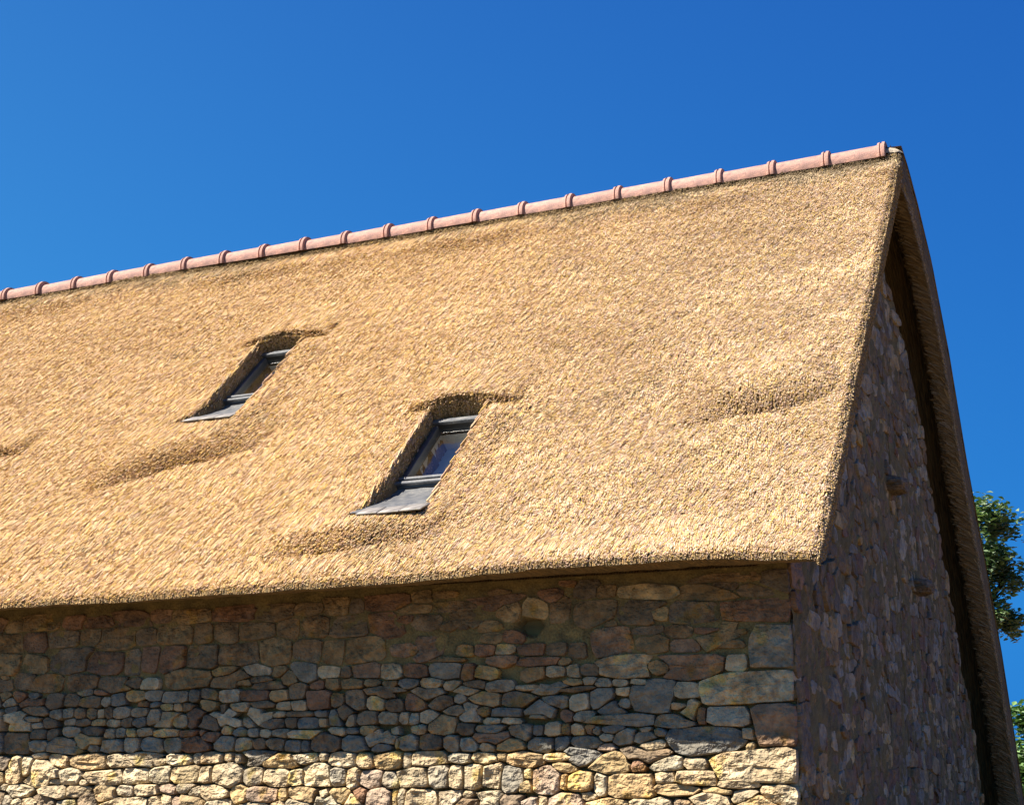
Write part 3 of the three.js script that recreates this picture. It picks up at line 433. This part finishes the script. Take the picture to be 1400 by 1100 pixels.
// gable wall, facing +x; u runs back from the corner
{
  const topAt = u => { const z = -u; if (z > ZR) return lerp(HE + 0.19, HR - 0.30, clamp((-z) / (-ZR))) - 0.03; let best = 0.2; for (let i = 1; i < innerBack.length; i++) { const a = innerBack[i - 1], b = innerBack[i]; if (z <= a[1] && z >= b[1]) best = lerp(a[0], b[0], (a[1] - z) / Math.max(1e-6, a[1] - b[1])); } return best - 0.42; };
  const UB = 7.05;
  const gm = (u, v) => XG - 0.002 + 0.014 * N3(u * 2.3, v * 2.3, 3.2) + 0.016 * N3(u * 7, v * 7, 5.2) + 0.016 * N3(u * 18, v * 18, 7.2);
  const ms = sheet(380, 260, (a, b) => { const u = lerp(0.012, UB, a), v = lerp(-0.05, topAt(u), b); return [gm(u, v), v, -u]; }, (a, b) => [a * UB * 1.3, b * 5.8 * 1.3]);
  const inner = sheet(40, 10, (a, b) => { const u = lerp(0.1, UB, a); return [-0.45, lerp(-0.05, topAt(u), b), -u]; }, (a, b) => [a * 9, b * 7]);
  const top = sheet(40, 1, (a, b) => { const u = lerp(0.012, UB, a); return [lerp(XG - 0.03, -0.45, b), topAt(u) - 0.005, -u]; }, (a, b) => [a * 9, b]);
  const wall = mesh('gable_wall', mergeGeometries([ms, inner, top].map(g => g.toNonIndexed())), mortarMat, house);
  const seeds = []; for (const [u, v, w, h] of [[0.30, 1.1, 0.5, 0.2], [0.25, 1.75, 0.4, 0.26], [0.32, 2.15, 0.5, 0.22]]) seeds.push({ u, v, w, h, p: 4, rot: 0, sk: 0, tp: 0, kind: 'n' });
  const stones = growStones({ u0: 0.015, u1: UB - 0.02, v0: 0, v1: 5.5, seeds, res: 0.009, wmax: 0.28, wild: true, inside: (u, v) => v < topAt(u) - 0.01 });
  stones.forEach(s => { s.rank = s.area / (5 + s.u) + (s.v > 1.25 ? 10 : 0); s.kind = 'ngdeedgrye'[Math.floor(rnd() * 10)]; });
  layWall(wall, stones, 300, (m, s) => { m.position.set(XG, s.v, -s.u); m.rotation.y = Math.PI / 2; }, { depth: () => 0.05, proud: s => -0.002 + 0.024 * rnd() * rnd() + (s.v > topAt(s.u) - 0.25 ? 0.01 : 0), fine: () => false });
  // two through-stones that stand out of the gable
  for (const [px, py, x] of [[1222, 664, XG + 0.03], [1258, 803, XG + 0.03]]) {
    const d = ray(px, py), t = (x - CAM.x) / d.x, P = CAM.clone().addScaledVector(d, t);
    const g = new THREE.IcosahedronGeometry(1, 2), a = g.attributes.position; for (let i = 0; i < a.count; i++) { const f = 1 + 0.35 * fbm(a.getX(i) * 1.7, a.getY(i) * 1.7, a.getZ(i) * 1.7 + px, 3); a.setXYZ(i, clamp(a.getX(i) * 1.3, -1, 1) * f * 0.085, clamp(a.getY(i) * 1.4, -1, 1) * f * 0.05, clamp(a.getZ(i) * 1.3, -1, 1) * f * 0.13); } g.computeVertexNormals();
    const s = mesh('projecting_stone', toCreasedNormals(mergeVertices(g), 0.3), stoneMats.d[1], wall); s.position.copy(P);
  }
}
// walls out of sight that close the attic
{
  const b1 = new THREE.BoxGeometry(XG - 0.1 - XL, 1.4, 0.4); b1.translate((XG - 0.1 + XL) / 2, 0.65, -6.85); mesh('rear_wall', b1, mortarMat, house);
  const sh = new THREE.Shape(); sh.moveTo(0.3, -0.05); sh.lineTo(0.3, 2.5); sh.lineTo(3.08, 5.3); sh.lineTo(6.9, 1.4); sh.lineTo(6.9, -0.05); sh.closePath();
  const g = new THREE.ExtrudeGeometry(sh, { depth: 0.4, bevelEnabled: false }); g.rotateY(Math.PI / 2); g.translate(XL + 0.2, 0, 0); mesh('far_gable_wall', g, mortarMat, house);
}

// ------------------------------------------------------------------ trees behind the house
const barkMat = new THREE.MeshStandardMaterial({ color: lin(0.10, 0.075, 0.05), map: stoneMap, bumpMap: stoneBump, bumpScale: 0.02, roughness: 1 });
function taper(pts, r0, r1) {
  const c = new THREE.CatmullRomCurve3(pts), n = 10, m = 8, g = new THREE.TubeGeometry(c, n, 1, m, false), p = g.attributes.position;
  for (let i = 0; i <= n; i++) { const q = c.getPointAt(i / n), r = lerp(r0, r1, i / n); for (let j = 0; j <= m; j++) { const k = i * (m + 1) + j; p.setXYZ(k, q.x + (p.getX(k) - q.x) * r, q.y + (p.getY(k) - q.y) * r, q.z + (p.getZ(k) - q.z) * r); } } g.computeVertexNormals(); return g;
}
function tree(name, base, blobs, leaf, cols, label) {
  const t = new THREE.Group(); t.name = numbered(name); t.position.copy(base); scene.add(t); tag(t, label, 'tree', 'trees behind the house');
  const C = blobs.reduce((a, b) => a.add(b.c.clone().sub(base).multiplyScalar(1 / blobs.length)), new THREE.Vector3());
  const trunkTop = new THREE.Vector3(C.x * 0.2, C.y * 0.72, C.z * 0.2), wood = [taper([new THREE.Vector3(0, -0.1, 0), new THREE.Vector3(0.08, C.y * 0.35, 0.04), trunkTop], 0.20, 0.10)];
  for (const b of blobs) { const e = b.c.clone().sub(base), s = trunkTop.clone().multiplyScalar(rr(0.7, 1)); wood.push(taper([s, s.clone().lerp(e, 0.5).add(new THREE.Vector3(0, 0.15, 0)), e], 0.06, 0.012)); for (let k = 0; k < 4; k++) { const q = e.clone().add(new THREE.Vector3(gauss(), gauss(), gauss()).multiplyScalar(b.r * 0.8)); wood.push(taper([e.clone().lerp(s, 0.3), e.clone().lerp(q, 0.5), q], 0.02, 0.005)); } }
  mesh('trunk', mergeGeometries(wood), barkMat, t);
  const p = [], ix = [], col = [];
  for (const b of blobs) {
    const twigs = Math.round(b.n);
    for (let k = 0; k < twigs; k++) {
      const d = new THREE.Vector3(gauss(), gauss(), gauss()).normalize(), rad = b.r * Math.pow(rnd(), 0.45) * (1 + 0.45 * N3(d.x * 2 + b.c.x, d.y * 2 + b.c.y, d.z * 2)), o = b.c.clone().sub(base).add(new THREE.Vector3(d.x * rad, d.y * rad * 0.8, d.z * rad));
      const tone = cols[Math.floor(rnd() * cols.length)], tb = 0.8 + 0.4 * rnd();
      for (let l = 0; l < 9; l++) {
        const c = o.clone().add(new THREE.Vector3(gauss(), gauss(), gauss()).multiplyScalar(leaf * 1.1)), up = new THREE.Vector3(gauss() * 0.7, 1, gauss() * 0.7).normalize(), a = new THREE.Vector3(gauss(), gauss() * 0.5 - 0.2, gauss()).cross(up).normalize(), f = new THREE.Vector3().crossVectors(a, up), L = leaf * rr(0.7, 1.2), W = L * 0.32, i = p.length / 3;
        for (const [x, y, z] of [[0, -0.5, 0], [1, -0.05, 0.12], [0.6, 0.3, 0.06], [0, 0.55, -0.05], [-0.6, 0.3, 0.06], [-1, -0.05, 0.12]]) { p.push(c.x + a.x * x * W + f.x * y * L + up.x * z * L, c.y + a.y * x * W + f.y * y * L + up.y * z * L, c.z + a.z * x * W + f.z * y * L + up.z * z * L); col.push(tone[0] * tb, tone[1] * tb, tone[2] * tb); }
        ix.push(i, i + 1, i + 2, i, i + 2, i + 3, i, i + 3, i + 4, i, i + 4, i + 5);
      }
    }
  }
  const crown = mesh('crown', geoFrom(p, ix, null, col), new THREE.MeshPhysicalMaterial({ vertexColors: true, roughness: 0.75, transmission: 0.35, thickness: 0, side: THREE.DoubleSide }), t);
  return t;
}
{
  const blob = (px, py, dist, r, n) => ({ c: atDist(px, py - 8, dist), r, n });
  const B = [[1338, 716, 22, 0.42, 120], [1368, 726, 22.3, 0.26, 50], [1335, 790, 22, 0.52, 160], [1362, 765, 21.8, 0.22, 40], [1378, 800, 22.1, 0.26, 55], [1350, 845, 22, 0.38, 90], [1375, 858, 22.2, 0.26, 55], [1290, 780, 23, 0.9, 160], [1250, 860, 23, 1.0, 160], [1200, 740, 23.5, 1.1, 160], [1310, 880, 22.6, 0.5, 60]].map(a => blob(...a));
  const b1 = atDist(1265, 1000, 22.8); b1.y = 0;
  tree('oak_tree', b1, B, 0.095, [[0.070, 0.145, 0.034], [0.095, 0.19, 0.04], [0.055, 0.115, 0.03], [0.12, 0.21, 0.045]], 'dark leafy tree whose crown shows high beside the thatched verge');
  const B2 = [[1402, 990, 17, 0.16, 40], [1412, 1040, 17, 0.24, 80], [1395, 1075, 17.2, 0.22, 70], [1440, 1000, 17.3, 0.35, 100], [1440, 1090, 17, 0.5, 160], [1400, 1130, 17, 0.35, 110], [1480, 1050, 17.6, 0.6, 160]].map(a => blob(...a));
  const b2 = atDist(1440, 1150, 17.2); b2.y = 0;
  tree('young_tree', b2, B2, 0.085, [[0.09, 0.19, 0.035], [0.11, 0.23, 0.045], [0.07, 0.155, 0.03]], 'lower bright green tree standing behind the foot of the verge');
}

renderer.render(scene, camera);
